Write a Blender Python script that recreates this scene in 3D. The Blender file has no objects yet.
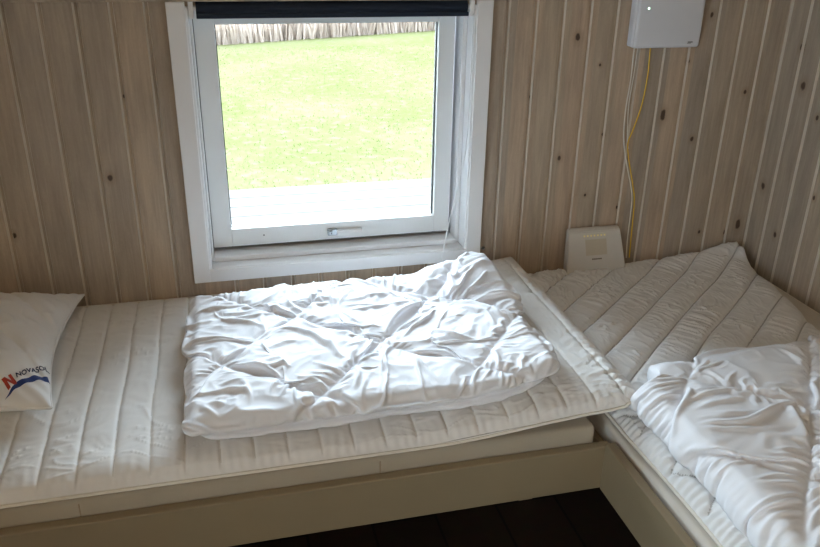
import bpy, bmesh, math, random
import numpy as np
from mathutils import Vector, Matrix
from mathutils.bvhtree import BVHTree

S = bpy.context.scene
COL = S.collection
random.seed(7)

# ------------------------------------------------------------------ helpers
def tag(o, label=None, cat=None, group=None, kind=None):
    if label: o['label'] = label
    if cat: o['category'] = cat
    if group: o['group'] = group
    if kind: o['kind'] = kind
    return o

def empty(name, loc, label=None, cat=None, group=None, kind=None):
    o = bpy.data.objects.new(name, None)
    o.empty_display_size = 0.05
    o.location = loc
    COL.objects.link(o)
    return tag(o, label, cat, group, kind)

def link(name, me, mat, parent=None, smooth=False):
    o = bpy.data.objects.new(name, me)
    COL.objects.link(o)
    if mat is not None:
        me.materials.append(mat)
    if parent is not None:
        o.parent = parent
        o.matrix_parent_inverse = Matrix.Translation(-Vector(parent.location)) if parent.parent is None else \
            (Matrix.Translation(-Vector(parent.matrix_parent_inverse.translation) * 0) if False else Matrix.Identity(4))
        if parent.parent is None and parent.type != 'EMPTY':
            o.matrix_parent_inverse = Matrix.Identity(4)
    if smooth:
        for p in me.polygons: p.use_smooth = True
    return o

def from_bm(name, bm, mat, parent=None, smooth=False):
    me = bpy.data.meshes.new(name)
    bm.normal_update()
    bm.to_mesh(me); bm.free()
    return link(name, me, mat, parent, smooth)

def from_np(name, V, F, mat, parent=None, smooth=True):
    me = bpy.data.meshes.new(name)
    me.from_pydata([tuple(v) for v in V], [], [tuple(f) for f in F])
    me.update()
    return link(name, me, mat, parent, smooth)

def bx(bm, x0, x1, y0, y1, z0, z1, bevel=0.0, seg=2):
    r = bmesh.ops.create_cube(bm, size=1.0)
    vs = r['verts']
    for v in vs:
        v.co = Vector((x0 + (v.co.x + .5) * (x1 - x0), y0 + (v.co.y + .5) * (y1 - y0), z0 + (v.co.z + .5) * (z1 - z0)))
    if bevel > 0:
        es = set()
        for v in vs:
            for e in v.link_edges: es.add(e)
        bmesh.ops.bevel(bm, geom=list(es), offset=bevel, segments=seg, profile=0.5, affect='EDGES')

def box_obj(name, dims, mat, parent=None, bevel=0.002, seg=2):
    bm = bmesh.new(); bx(bm, *dims, bevel=bevel, seg=seg)
    return from_bm(name, bm, mat, parent)

def tube(bm, pts, r, sides=8, closed=False):
    """round tube through a list of points"""
    pts = [Vector(p) for p in pts]
    rings = []
    n = len(pts)
    up = None
    for i, p in enumerate(pts):
        if closed:
            t = pts[(i + 1) % n] - pts[i - 1]
        else:
            t = pts[min(i + 1, n - 1)] - pts[max(i - 1, 0)]
        t.normalize()
        if up is None:
            a = Vector((0, 0, 1)) if abs(t.z) < .9 else Vector((1, 0, 0))
            up = (a - t * a.dot(t)).normalized()
        else:
            up = (up - t * up.dot(t)).normalized()
        s = t.cross(up)
        rings.append([bm.verts.new(p + (up * math.cos(k * 2 * math.pi / sides) + s * math.sin(k * 2 * math.pi / sides)) * r) for k in range(sides)])
    for i in range(n if closed else n - 1):
        a, b = rings[i], rings[(i + 1) % n]
        for k in range(sides):
            bm.faces.new((a[k], a[(k + 1) % sides], b[(k + 1) % sides], b[k]))
    if not closed:
        bm.faces.new(list(reversed(rings[0]))); bm.faces.new(rings[-1])

def smooth_path(pts, n=12):
    pts = [Vector(p) for p in pts]
    out = []
    for i in range(len(pts) - 1):
        p0 = pts[max(i - 1, 0)]; p1 = pts[i]; p2 = pts[i + 1]; p3 = pts[min(i + 2, len(pts) - 1)]
        for k in range(n):
            t = k / n
            out.append(0.5 * ((2 * p1) + (p2 - p0) * t + (2 * p0 - 5 * p1 + 4 * p2 - p3) * t * t + (-p0 + 3 * p1 - 3 * p2 + p3) * t ** 3))
    out.append(pts[-1])
    return out

# ------------------------------------------------------------------ numpy noise
def _hash(ix, iy, seed):
    h = (ix.astype(np.int64) * 374761393 + iy.astype(np.int64) * 668265263 + seed * 1442695041) & 0xFFFFFFFF
    h = ((h ^ (h >> 13)) * 1274126177) & 0xFFFFFFFF
    return ((h ^ (h >> 16)) & 0xFFFF) / 65535.0

def gnoise(x, y, seed=0):
    ix = np.floor(x); iy = np.floor(y); fx = x - ix; fy = y - iy
    def g(dx, dy):
        a = _hash(ix + dx, iy + dy, seed) * 2 * np.pi
        return np.cos(a) * (fx - dx) + np.sin(a) * (fy - dy)
    u = fx ** 3 * (fx * (fx * 6 - 15) + 10); v = fy ** 3 * (fy * (fy * 6 - 15) + 10)
    a = g(0, 0) * (1 - u) + g(1, 0) * u
    b = g(0, 1) * (1 - u) + g(1, 1) * u
    return (a * (1 - v) + b * v) * 1.5

def fbm(x, y, seed=0, o=3):
    r = 0; a = 1.0
    for k in range(o):
        r = r + a * gnoise(x * 2 ** k, y * 2 ** k, seed + k * 17); a *= .5
    return r

def sstep(a, b, x):
    t = np.clip((x - a) / (b - a), 0, 1)
    return t * t * (3 - 2 * t)

# ------------------------------------------------------------------ materials
def newmat(name):
    m = bpy.data.materials.new(name); m.use_nodes = True
    nt = m.node_tree
    return m, nt, nt.nodes['Principled BSDF']

def N(nt, typ, **kw):
    n = nt.nodes.new(typ)
    for k, v in kw.items():
        if k == 'inp':
            for kk, vv in v.items(): n.inputs[kk].default_value = vv
        else: setattr(n, k, v)
    return n

def plain(name, col, rough=.5, metal=0.0, noise=0.0, scale=40, bump=0.0, emit=None):
    m, nt, b = newmat(name)
    b.inputs['Roughness'].default_value = rough
    b.inputs['Metallic'].default_value = metal
    tc = N(nt, 'ShaderNodeTexCoord')
    nz = N(nt, 'ShaderNodeTexNoise', inp={'Scale': scale, 'Detail': 4.0})
    nt.links.new(tc.outputs['Object'], nz.inputs['Vector'])
    mx = N(nt, 'ShaderNodeMixRGB', blend_type='MIX')
    mx.inputs[1].default_value = (*[c * (1 - noise) for c in col], 1)
    mx.inputs[2].default_value = (*[min(1, c * (1 + noise)) for c in col], 1)
    nt.links.new(nz.outputs['Fac'], mx.inputs[0])
    nt.links.new(mx.outputs[0], b.inputs['Base Color'])
    if bump:
        bp = N(nt, 'ShaderNodeBump', inp={'Strength': bump, 'Distance': .002})
        nt.links.new(nz.outputs['Fac'], bp.inputs['Height']); nt.links.new(bp.outputs[0], b.inputs['Normal'])
    if emit:
        b.inputs['Emission Color'].default_value = (*emit[0], 1); b.inputs['Emission Strength'].default_value = emit[1]
    return m

def wood_boards(name, axis, grooves, knots, base=(.445, .365, .285)):
    """whitewashed pine boards; axis 0 = boards counted along x, 1 = along y. knots: (u, z, ru, rz)"""
    m, nt, b = newmat(name)
    L = nt.links.new
    b.inputs['Roughness'].default_value = .6
    geo = N(nt, 'ShaderNodeNewGeometry')
    sep = N(nt, 'ShaderNodeSeparateXYZ'); L(geo.outputs['Position'], sep.inputs[0])
    u = sep.outputs[axis]; z = sep.outputs[2]
    # board index
    def math_(op, a, bb=None, c=None):
        n = N(nt, 'ShaderNodeMath', operation=op)
        for i, v in enumerate((a, bb, c)):
            if v is None: continue
            if isinstance(v, (int, float)): n.inputs[i].default_value = v
            else: L(v, n.inputs[i])
        return n.outputs[0]
    idx = math_('FLOOR', math_('DIVIDE', math_('SUBTRACT', u, grooves[0]), grooves[1]))
    wn = N(nt, 'ShaderNodeTexWhiteNoise', noise_dimensions='1D'); L(idx, wn.inputs['W'])
    # grain coordinates: each board has its own offset
    off = math_('MULTIPLY', wn.outputs['Value'], 37.0)
    com = N(nt, 'ShaderNodeCombineXYZ')
    L(math_('ADD', u, off), com.inputs[0]); L(off, com.inputs[1]); L(z, com.inputs[2])
    mp = N(nt, 'ShaderNodeMapping'); mp.inputs['Scale'].default_value = (1, 1, .06)
    L(com.outputs[0], mp.inputs[0])
    n1 = N(nt, 'ShaderNodeTexNoise', inp={'Scale': 90.0, 'Detail': 5.0, 'Roughness': .6, 'Distortion': .6}); L(mp.outputs[0], n1.inputs['Vector'])
    mp2 = N(nt, 'ShaderNodeMapping'); mp2.inputs['Scale'].default_value = (1, 1, .16)
    L(com.outputs[0], mp2.inputs[0])
    n2 = N(nt, 'ShaderNodeTexNoise', inp={'Scale': 16.0, 'Detail': 3.0, 'Distortion': 1.2}); L(mp2.outputs[0], n2.inputs['Vector'])
    n3 = N(nt, 'ShaderNodeTexNoise', inp={'Scale': 220.0, 'Detail': 2.0}); 
    mp3 = N(nt, 'ShaderNodeMapping'); mp3.inputs['Scale'].default_value = (1, 1, .5); L(com.outputs[0], mp3.inputs[0]); L(mp3.outputs[0], n3.inputs['Vector'])
    ramp = N(nt, 'ShaderNodeValToRGB')
    e = ramp.color_ramp.elements
    e[0].position = .3; e[0].color = (*[c * .70 for c in base], 1)
    e[1].position = .72; e[1].color = (*[c * 1.24 for c in base], 1)
    fac = math_('ADD', math_('ADD', math_('MULTIPLY', n1.outputs['Fac'], .5), math_('MULTIPLY', n2.outputs['Fac'], .38)), math_('MULTIPLY', n3.outputs['Fac'], .12))
    L(fac, ramp.inputs[0])
    # per board tint
    tint = N(nt, 'ShaderNodeValToRGB')
    t = tint.color_ramp.elements
    t[0].position = 0; t[0].color = (.86, .87, .90, 1)
    t[1].position = 1; t[1].color = (1.10, 1.02, .97, 1)
    mid = tint.color_ramp.elements.new(.5); mid.color = (1.0, .97, .93, 1)
    L(wn.outputs['Value'], tint.inputs[0])
    mul = N(nt, 'ShaderNodeMixRGB', blend_type='MULTIPLY'); mul.inputs[0].default_value = 1
    L(ramp.outputs[0], mul.inputs[1]); L(tint.outputs[0], mul.inputs[2])
    cur = mul.outputs[0]
    # knots
    if knots:
        wz = N(nt, 'ShaderNodeTexNoise', inp={'Scale': 60.0, 'Detail': 2.0}); L(geo.outputs['Position'], wz.inputs['Vector'])
        wob = math_('MULTIPLY', math_('SUBTRACT', wz.outputs['Fac'], .5), .9)
        allm = None; halo = None
        for (ku, kz, ru, rz) in knots:
            a = math_('DIVIDE', math_('SUBTRACT', u, ku), ru)
            c = math_('DIVIDE', math_('SUBTRACT', z, kz), rz)
            d = math_('ADD', math_('SQRT', math_('ADD', math_('MULTIPLY', a, a), math_('MULTIPLY', c, c))), wob)
            allm = d if allm is None else math_('MINIMUM', allm, d)
        mr = N(nt, 'ShaderNodeMapRange', inp={1: .7, 2: 1.15, 3: 1.0, 4: 0.0}); mr.clamp = True; L(allm, mr.inputs[0])
        mr2 = N(nt, 'ShaderNodeMapRange', inp={1: 1.0, 2: 3.0, 3: .38, 4: 0.0}); mr2.clamp = True; L(allm, mr2.inputs[0])
        h = N(nt, 'ShaderNodeMixRGB'); L(mr2.outputs[0], h.inputs[0]); L(cur, h.inputs[1]); h.inputs[2].default_value = (.23, .155, .095, 1)
        k = N(nt, 'ShaderNodeMixRGB'); L(mr.outputs[0], k.inputs[0]); L(h.outputs[0], k.inputs[1]); k.inputs[2].default_value = (.065, .036, .022, 1)
        cur = k.outputs[0]
    L(cur, b.inputs['Base Color'])
    bp = N(nt, 'ShaderNodeBump', inp={'Strength': .18, 'Distance': .002}); L(n1.outputs['Fac'], bp.inputs['Height']); L(bp.outputs[0], b.inputs['Normal'])
    return m

def cloth_mat(name, col, weave=900, bump=.12, soft=True, rough=.85):
    m, nt, b = newmat(name)
    L = nt.links.new
    b.inputs['Roughness'].default_value = rough
    b.inputs['Specular IOR Level'].default_value = .25
    if soft:
        b.inputs['Sheen Weight'].default_value = .15
        b.inputs['Sheen Roughness'].default_value = .5
    tc = N(nt, 'ShaderNodeTexCoord')
    n1 = N(nt, 'ShaderNodeTexNoise', inp={'Scale': 7.0, 'Detail': 3.0}); L(tc.outputs['Object'], n1.inputs['Vector'])
    n2 = N(nt, 'ShaderNodeTexNoise', inp={'Scale': weave, 'Detail': 1.0}); L(tc.outputs['Object'], n2.inputs['Vector'])
    mx = N(nt, 'ShaderNodeMixRGB'); L(n1.outputs['Fac'], mx.inputs[0])
    mx.inputs[1].default_value = (*[c * .96 for c in col], 1); mx.inputs[2].default_value = (*[min(1, c * 1.03) for c in col], 1)
    L(mx.outputs[0], b.inputs['Base Color'])
    bp = N(nt, 'ShaderNodeBump', inp={'Strength': bump, 'Distance': .0008}); L(n2.outputs['Fac'], bp.inputs['Height']); L(bp.outputs[0], b.inputs['Normal'])
    return m

M_white = plain('white_paint', (.83, .835, .85), .38, noise=.03, scale=12)
M_sashp = plain('sash_paint', (.81, .835, .84), .35, noise=.03, scale=12)
M_blind = plain('navy_blind', (.005, .014, .034), .75, noise=.2, scale=60)
M_plastic = plain('white_plastic', (.66, .67, .72), .4, noise=.02)
M_plastic_d = plain('grey_plastic', (.06, .06, .065), .5)
M_router = plain('ivory_plastic', (.60, .565, .52), .45, noise=.03)
M_tan = plain('tan_patch', (.54, .47, .37), .5, noise=.04)  # tan colour of the square patch on the router front
M_ledy = plain('yellow_led', (.8, .7, .3), .4, emit=((1.0, .82, .3), .12))
M_ledg = plain('green_led', (.5, .9, .6), .4, emit=((.55, 1.0, .66), 1.2))
M_cwhite = plain('white_cable', (.76, .73, .66), .5)
M_ccream = plain('cream_cable', (.52, .45, .33), .5)
M_cyel = plain('yellow_cable', (.74, .47, .04), .45)
M_metal = plain('latch_metal', (.42, .45, .48), .3, metal=.8)
M_rail = plain('rail_paint', (.285, .226, .142), .42, noise=.10, scale=5)
M_bedwood = plain('bed_wood', (.35, .27, .18), .6, noise=.12, scale=8)
M_foam = cloth_mat('mattress_cloth', (.44, .385, .30), weave=500)
M_topper = cloth_mat('topper_cloth', (.80, .79, .775), weave=700)
M_stitch = cloth_mat('stitch_line', (.52, .51, .50), weave=1500)  # darker grey for the faces along the stitch lines
M_stitch1 = cloth_mat('pale_stitch_line', (.66, .64, .61), weave=1500)
M_topper2 = cloth_mat('topper_cloth_fine', (.79, .79, .79), weave=700)
M_pipe = cloth_mat('piping_cloth', (.80, .76, .68), weave=1200, bump=.2)
M_duvet = cloth_mat('duvet_cloth', (.845, .855, .895), weave=1000, bump=.08)
M_pillow = cloth_mat('pillow_cloth', (.84, .84, .84), weave=1000, bump=.08)
M_red = plain('print_red', (.42, .045, .025), .7)
M_navy = plain('print_navy', (.012, .018, .07), .7)
M_blue = plain('print_blue', (.012, .035, .17), .7)
M_mat = plain('mat_rubber', (.010, .010, .012), .85, noise=.4, scale=150, bump=.4)
M_plaster = plain('pine_panel', (.62, .50, .36), .8, noise=.04)

# glass: thin clear pane
M_glass, nt, b = newmat('clear_glass')
nt.nodes.remove(b)
out = nt.nodes['Material Output']
tr = N(nt, 'ShaderNodeBsdfTransparent'); tr.inputs[0].default_value = (.96, .98, .97, 1)
gl = N(nt, 'ShaderNodeBsdfGlossy', inp={'Roughness': .02})
fr = N(nt, 'ShaderNodeFresnel', inp={'IOR': 1.35})
mxs = N(nt, 'ShaderNodeMixShader')
nt.links.new(fr.outputs[0], mxs.inputs[0]); nt.links.new(tr.outputs[0], mxs.inputs[1]); nt.links.new(gl.outputs[0], mxs.inputs[2]); nt.links.new(mxs.outputs[0], out.inputs[0])

# dark floor boards running away from the camera
M_floor, nt, b = newmat('dark_floor_boards')
L = nt.links.new
b.inputs['Roughness'].default_value = .5
tc = N(nt, 'ShaderNodeTexCoord'); mp = N(nt, 'ShaderNodeMapping'); mp.inputs['Rotation'].default_value = (0, 0, math.pi / 2)
mp.inputs['Location'].default_value = (0, .035, 0)
L(tc.outputs['Object'], mp.inputs[0])
br = N(nt, 'ShaderNodeTexBrick', inp={'Scale': 1.0, 'Mortar Size': .004, 'Brick Width': 1.2, 'Row Height': .19})
br.inputs['Color1'].default_value = (.045, .026, .017, 1); br.inputs['Color2'].default_value = (.032, .02, .014, 1); br.inputs['Mortar'].default_value = (.006, .004, .004, 1)
L(mp.outputs[0], br.inputs[0]); 
nz = N(nt, 'ShaderNodeTexNoise', inp={'Scale': 30.0, 'Detail': 4.0}); L(tc.outputs['Object'], nz.inputs['Vector'])
mm = N(nt, 'ShaderNodeMixRGB', blend_type='MULTIPLY'); mm.inputs[0].default_value = .6; L(br.outputs[0], mm.inputs[1]); L(nz.outputs['Color'], mm.inputs[2]); L(mm.outputs[0], b.inputs['Base Color'])

# deck
M_deck, nt, b = newmat('pale_deck_boards')
L = nt.links.new
b.inputs['Roughness'].default_value = .8; b.inputs['Specular IOR Level'].default_value = .05
tc = N(nt, 'ShaderNodeTexCoord'); nz = N(nt, 'ShaderNodeTexNoise', inp={'Scale': 6.0, 'Detail': 5.0})
mp = N(nt, 'ShaderNodeMapping'); mp.inputs['Scale'].default_value = (.25, 3, 1); L(tc.outputs['Object'], mp.inputs[0]); L(mp.outputs[0], nz.inputs[0])
rp = N(nt, 'ShaderNodeValToRGB'); rp.color_ramp.elements[0].color = (.080, .073, .069, 1); rp.color_ramp.elements[1].color = (.108, .10, .095, 1); L(nz.outputs['Fac'], rp.inputs[0]); L(rp.outputs[0], b.inputs['Base Color'])

# lawn soil / grass blades / reeds
def ground_mat(name, c1, c2, c3, s1=.9, s2=9.0):
    m, nt, b = newmat(name)
    L = nt.links.new
    b.inputs['Roughness'].default_value = .9; b.inputs['Specular IOR Level'].default_value = 0
    geo = N(nt, 'ShaderNodeNewGeometry')
    a = N(nt, 'ShaderNodeTexNoise', inp={'Scale': s1, 'Detail': 4.0}); L(geo.outputs['Position'], a.inputs['Vector'])
    c = N(nt, 'ShaderNodeTexNoise', inp={'Scale': s2, 'Detail': 5.0}); L(geo.outputs['Position'], c.inputs['Vector'])
    r = N(nt, 'ShaderNodeValToRGB'); r.color_ramp.elements[0].position = .35; r.color_ramp.elements[1].position = .65
    r.color_ramp.elements[0].color = (*c1, 1); r.color_ramp.elements[1].color = (*c2, 1); L(a.outputs['Fac'], r.inputs[0])
    mr = N(nt, 'ShaderNodeMapRange', inp={1: .52, 2: .7, 3: 0.0, 4: .75}); L(c.outputs['Fac'], mr.inputs[0])
    x = N(nt, 'ShaderNodeMixRGB'); L(mr.outputs[0], x.inputs[0]); L(r.outputs[0], x.inputs[1]); x.inputs[2].default_value = (*c3, 1)
    L(x.outputs[0], b.inputs['Base Color'])
    return m
M_lawn = ground_mat('lawn_green', (.076, .080, .032), (.094, .093, .046), (.112, .106, .070))
M_blade = ground_mat('grass_blade', (.122, .142, .050), (.142, .154, .064), (.165, .165, .098))
M_reed = ground_mat('dry_reed', (.44, .36, .30), (.48, .40, .35), (.52, .45, .40), 3, 20)
for m in (M_blade, M_reed):                  # thin leaves let light through
    nt = m.node_tree; b = nt.nodes['Principled BSDF']; out = nt.nodes['Material Output']
    tl_ = N(nt, 'ShaderNodeBsdfTranslucent'); mx = N(nt, 'ShaderNodeMixShader'); mx.inputs[0].default_value = .6
    nt.links.new(b.inputs['Base Color'].links[0].from_socket, tl_.inputs[0])
    nt.links.new(b.outputs[0], mx.inputs[1]); nt.links.new(tl_.outputs[0], mx.inputs[2]); nt.links.new(mx.outputs[0], out.inputs[0])

# ------------------------------------------------------------------ room shell
XR, XL, YB, ZC = 1.887, -2.4, -4.4, 2.35
G = .0912
gro = [-.256 + k * .0905 for k in range(-25, 13)] + [.978 + k * G for k in range(-1, 11)]
def board_strip(bm, u0, u1, z0, z1, grooves, to3d):
    """grooved board face between u0..u1"""
    pts = [(u0, 0.0)]
    for g in grooves:
        if g <= u0 + .002 or g + .017 >= u1 - .002: continue
        pts += [(g, 0.0), (g + .0045, -.009), (g + .0122, -.009), (g + .0150, 0.0)]
    pts.append((u1, 0.0))
    lo = [bm.verts.new(to3d(u, d, z0)) for u, d in pts]
    hi = [bm.verts.new(to3d(u, d, z1)) for u, d in pts]
    bl = [bm.verts.new(to3d(u, -.10, z0)) for u in (u0, u1)]
    bh = [bm.verts.new(to3d(u, -.10, z1)) for u in (u0, u1)]
    for i in range(len(pts) - 1):
        f = bm.faces.new((lo[i], lo[i + 1], hi[i + 1], hi[i]))
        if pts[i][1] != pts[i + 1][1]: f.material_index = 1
    bm.faces.new((bl[1], bl[0], bh[0], bh[1]))
    bm.faces.new((lo[0], hi[0], bh[0], bl[0])); bm.faces.new((hi[-1], lo[-1], bl[1], bh[1]))
    bm.faces.new(hi + [bh[1], bh[0]]); bm.faces.new(list(reversed(lo)) + [bl[0], bl[1]])

WX0, WX1, WZ0, WZ1 = -.062, .800, .590, 1.385      # hole in the window wall
knots_b = [(1.133, 1.284, .008, .012), (1.474, 1.024, .010, .017), (-.313, .908, .007, .010), (1.108, .894, .006, .009), (1.601, .935, .006, .009),
           (1.778, 1.092, .006, .008), (1.854, .602, .010, .020), (1.806, .570, .006, .009), (1.22, 1.196, .004, .005), (1.263, .965, .004, .005),
           (1.599, 1.346, .006, .009), (1.695, .583, .005, .007), (1.218, .756, .004, .005), (-.245, 1.142, .004, .006), (-.60, .75, .006, .009), (.99, 1.10, .003, .006), (1.35, .70, .004, .006), (1.54, 1.20, .004, .006)]
knots_r = [(-.098, 1.253, .008, .013), (-.141, 1.135, .010, .015), (-.051, .763, .009, .013), (-.162, .618, .007, .011), (-.234, 1.05, .006, .009), (-.30, .80, .005, .008), (-.42, 1.0, .008, .012)]
M_wall = wood_boards('whitewashed_boards', 0, (-.256, .0907), knots_b)
M_wallr = wood_boards('whitewashed_boards_right', 1, (-.02, .0912), knots_r)
bm = bmesh.new()
f3 = lambda u, d, z: (u, -d, z)
for (a, c, z0, z1) in ((XL, WX0, 0, ZC), (WX1, XR, 0, ZC), (WX0, WX1, 0, WZ0), (WX0, WX1, WZ1, ZC)):
    board_strip(bm, a, c, z0, z1, gro, f3)
M_edge = plain('pale_groove_edge', (.62, .555, .47), .6, noise=.10, scale=30)  # paler colour on the slanted sides of the grooves
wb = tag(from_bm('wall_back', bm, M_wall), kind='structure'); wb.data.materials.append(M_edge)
gr = [-.02 - k * .0912 for k in range(0, 50)]
bm = bmesh.new()
board_strip(bm, YB, 0.0, 0, ZC, sorted(gr), lambda u, d, z: (XR - d, u, z))
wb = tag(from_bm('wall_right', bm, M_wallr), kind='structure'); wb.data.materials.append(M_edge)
# left wall with an opening for the added fill window, far outside the picture
M_wallp = wood_boards('whitewashed_boards_plain', 1, (-.02, .0912), [])
bm = bmesh.new()
GY0, GY1, GZ0, GZ1 = -4.1, -2.7, .6, 2.0
tl = lambda u, d, z: (XL + d, u, z)
for (a, c, z0, z1) in ((YB, GY0, 0, ZC), (GY1, 0, 0, ZC), (GY0, GY1, 0, GZ0), (GY0, GY1, GZ1, ZC)):
    board_strip(bm, a, c, z0, z1, sorted(gr), tl)
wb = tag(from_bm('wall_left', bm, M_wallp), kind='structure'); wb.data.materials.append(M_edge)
bm = bmesh.new(); bx(bm, XL - .1, XR + .1, YB - .1, YB, 0, ZC)
tag(from_bm('wall_front', bm, M_plaster), kind='structure')
bm = bmesh.new(); bx(bm, XL - .1, XR + .1, YB - .1, .1, ZC, ZC + .1)
tag(from_bm('ceiling', bm, M_plaster), kind='structure')
bm = bmesh.new(); bx(bm, XL - .1, XR + .1, YB - .1, .1, -.1, 0)
tag(from_bm('floor', bm, M_floor), kind='structure')
bm = bmesh.new(); bx(bm, XL, XR, -.030, -.0003, 1.399, 1.47, bevel=.003)
tag(from_bm('trim_1', bm, M_wall), kind='structure')

# ------------------------------------------------------------------ window 1
W = empty('window_1', (.367, 0, .575), kind='structure')
CX0, CX1, CZ0, CZ1 = -.1055, .8395, .5555, 1.3975
IX0, IX1, IZ0 = -.055, .790, .597
def wpart(name, dims_list, mat, bevel=.0015):
    bm = bmesh.new()
    for d in dims_list: bx(bm, *d, bevel=bevel)
    return from_bm(name, bm, mat, W)
wpart('casing', [(CX0, IX0, -.020, -.0005, CZ0, CZ1), (IX1, CX1, -.020, -.0005, CZ0, CZ1), (IX0, IX1, -.020, -.0005, CZ0, IZ0)], M_white)
# frame lining of the recess, with a stepped rebate
wpart('frame', [(-.062, -.048, -.012, .13, .590, 1.385), (.783, .800, -.012, .13, .590, 1.385), (-.048, .783, -.012, .13, 1.372, 1.386), (-.048, .783, -.012, .14, .588, .600),
                (-.048, -.040, .040, .13, .600, 1.372), (.768, .783, .050, .13, .600, 1.372),
                (-.05, .018, .136, .150, .595, 1.38), (.7065, .785, .136, .150, .595, 1.38), (.018, .7065, .136, .150, .595, .68), (.018, .7065, .136, .150, 1.335, 1.38),
                (-.040, .768, .034, .14, .600, .617)], M_white, .003)
# opening sash
sx0, sx1, sz0, sz1, sy0, sy1 = -.038, .7545, .628, 1.368, .088, .135
gx0, gx1, gz0, gz1 = .021, .702, .688, 1.326
wpart('sash', [(sx0, gx0, sy0, sy1, sz0, sz1), (gx1, sx1, sy0, sy1, sz0, sz1), (gx0, gx1, sy0, sy1, sz0, gz0), (gx0, gx1, sy0, sy1, gz1, sz1)], M_sashp, .002)
wpart('gasket', [(gx0, gx0 + .003, .108, .118, gz0, gz1), (gx1 - .004, gx1, .106, .118, gz0, gz1), (gx0, gx1, .108, .118, gz1 - .003, gz1)], M_plastic_d, 0)
wpart('seal_strip', [(sx0 - .003, sx0 - .0002, .100, .13, .624, 1.37), (sx1 + .0002, sx1 + .003, .100, .13, .624, 1.37), (sx0, sx1, .096, .13, .6235, .6278)], M_plastic_d, 0)
bm = bmesh.new(); bx(bm, gx0 - .004, gx1 + .004, .119, .121, gz0 - .004, gz1 + .004)
from_bm('pane', bm, M_glass, W)
# latch: metal body, white lever
la = wpart('latch', [(.333, .366, .074, .089, .646, .668), (.336, .350, .066, .076, .650, .664)], M_metal, .0025)
bm = bmesh.new(); bx(bm, .362, .450, .068, .080, .6535, .6655, bevel=.004, seg=3)
from_bm('lever', bm, M_white, la)
bm = bmesh.new(); bx(bm, .342, .3455, .0645, .0665, .6555, .6590)
from_bm('latch_hole', bm, M_plastic_d, la)
wpart('vent_dot', [(.122, .126, .0865, .0885, .659, .663)], M_plastic_d, 0)

# second window, unseen, added in the left wall to let in fill light
W2 = empty('fill_window', (XL, (GY0 + GY1) / 2, GZ0), kind='structure')
bm = bmesh.new()
for d in ((XL - .09, XL + .0, GY0, GY0 + .06, GZ0, GZ1), (XL - .09, XL, GY1 - .06, GY1, GZ0, GZ1), (XL - .09, XL, GY0, GY1, GZ0, GZ0 + .06), (XL - .09, XL, GY0, GY1, GZ1 - .06, GZ1), (XL - .09, XL, (GY0 + GY1) / 2 - .03, (GY0 + GY1) / 2 + .03, GZ0, GZ1)):
    bx(bm, *d, bevel=.002)
from_bm('frame', bm, M_white, W2)
bm = bmesh.new(); bx(bm, XL - .05, XL - .046, GY0 + .05, GY1 - .05, GZ0 + .05, GZ1 - .05)
from_bm('pane', bm, M_glass, W2)

# ------------------------------------------------------------------ roller blind
RB = empty('roller_blind', (.367, -.005, 1.372), 'navy roller blind rolled up at the top of the window', 'blind')
bm = bmesh.new()
prof = []
for k in range(20):
    a = k * 2 * math.pi / 20
    prof.append((.004 + .022 * math.cos(a), 1.379 + .0205 * math.sin(a)))
for xa, xb in ((-.026, .760),):
    r0 = [bm.verts.new((xa, y, z)) for y, z in prof]; r1 = [bm.verts.new((xb, y, z)) for y, z in prof]
    for k in range(20):
        bm.faces.new((r0[k], r1[k], r1[(k + 1) % 20], r0[(k + 1) % 20]))
    bm.faces.new(r0); bm.faces.new(list(reversed(r1)))
o = from_bm('rolled_fabric', bm, M_blind, RB)
bm = bmesh.new(); bx(bm, -.026, .762, -.0215, -.0165, 1.353, 1.366, bevel=.002)
from_bm('bottom_bar', bm, M_blind, RB)
for xa in (-.0465, .7675):
    bm = bmesh.new(); bx(bm, xa, xa + .014, -.016, .026, 1.352, 1.3975, bevel=.002)
    from_bm('bracket', bm, M_white, RB)
bm = bmesh.new()
tube(bm, smooth_path([(.776, -.022, 1.36), (.774, -.026, 1.15), (.768, -.030, .95), (.740, -.036, .80), (.715, -.045, .70), (.693, -.055, .58), (.690, -.06, .565)], 8), .0017, 6)
from_bm('pull_cord', bm, M_white, RB, smooth=True)

# ------------------------------------------------------------------ devices on the wall
NB = empty('network_box', (1.415, 0, 1.245), 'white rounded network box with one green light mounted on the board wall', 'network box')
bm = bmesh.new(); bx(bm, 1.310, 1.546, -.040, -.001, 1.250, 1.50, bevel=.011, seg=4)
from_bm('housing', bm, M_plastic, NB, True)
bm = bmesh.new(); bx(bm, 1.303, 1.318, -.034, -.001, 1.254, 1.49, bevel=.006, seg=3)
from_bm('side_cover', bm, M_plastic, NB, True)
bm = bmesh.new(); bmesh.ops.create_uvsphere(bm, u_segments=12, v_segments=8, radius=.0032, matrix=Matrix.Translation((1.345, -.0400, 1.372)))
tag(from_bm('status_light', bm, M_ledg, NB, True), 'lit green status light')
bm = bmesh.new(); bx(bm, 1.500, 1.517, -.0408, -.0395, 1.2665, 1.2695); bx(bm, 1.498, 1.511, -.0407, -.0395, 1.2635, 1.2650)
from_bm('maker_mark', bm, M_plastic_d, NB)

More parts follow.
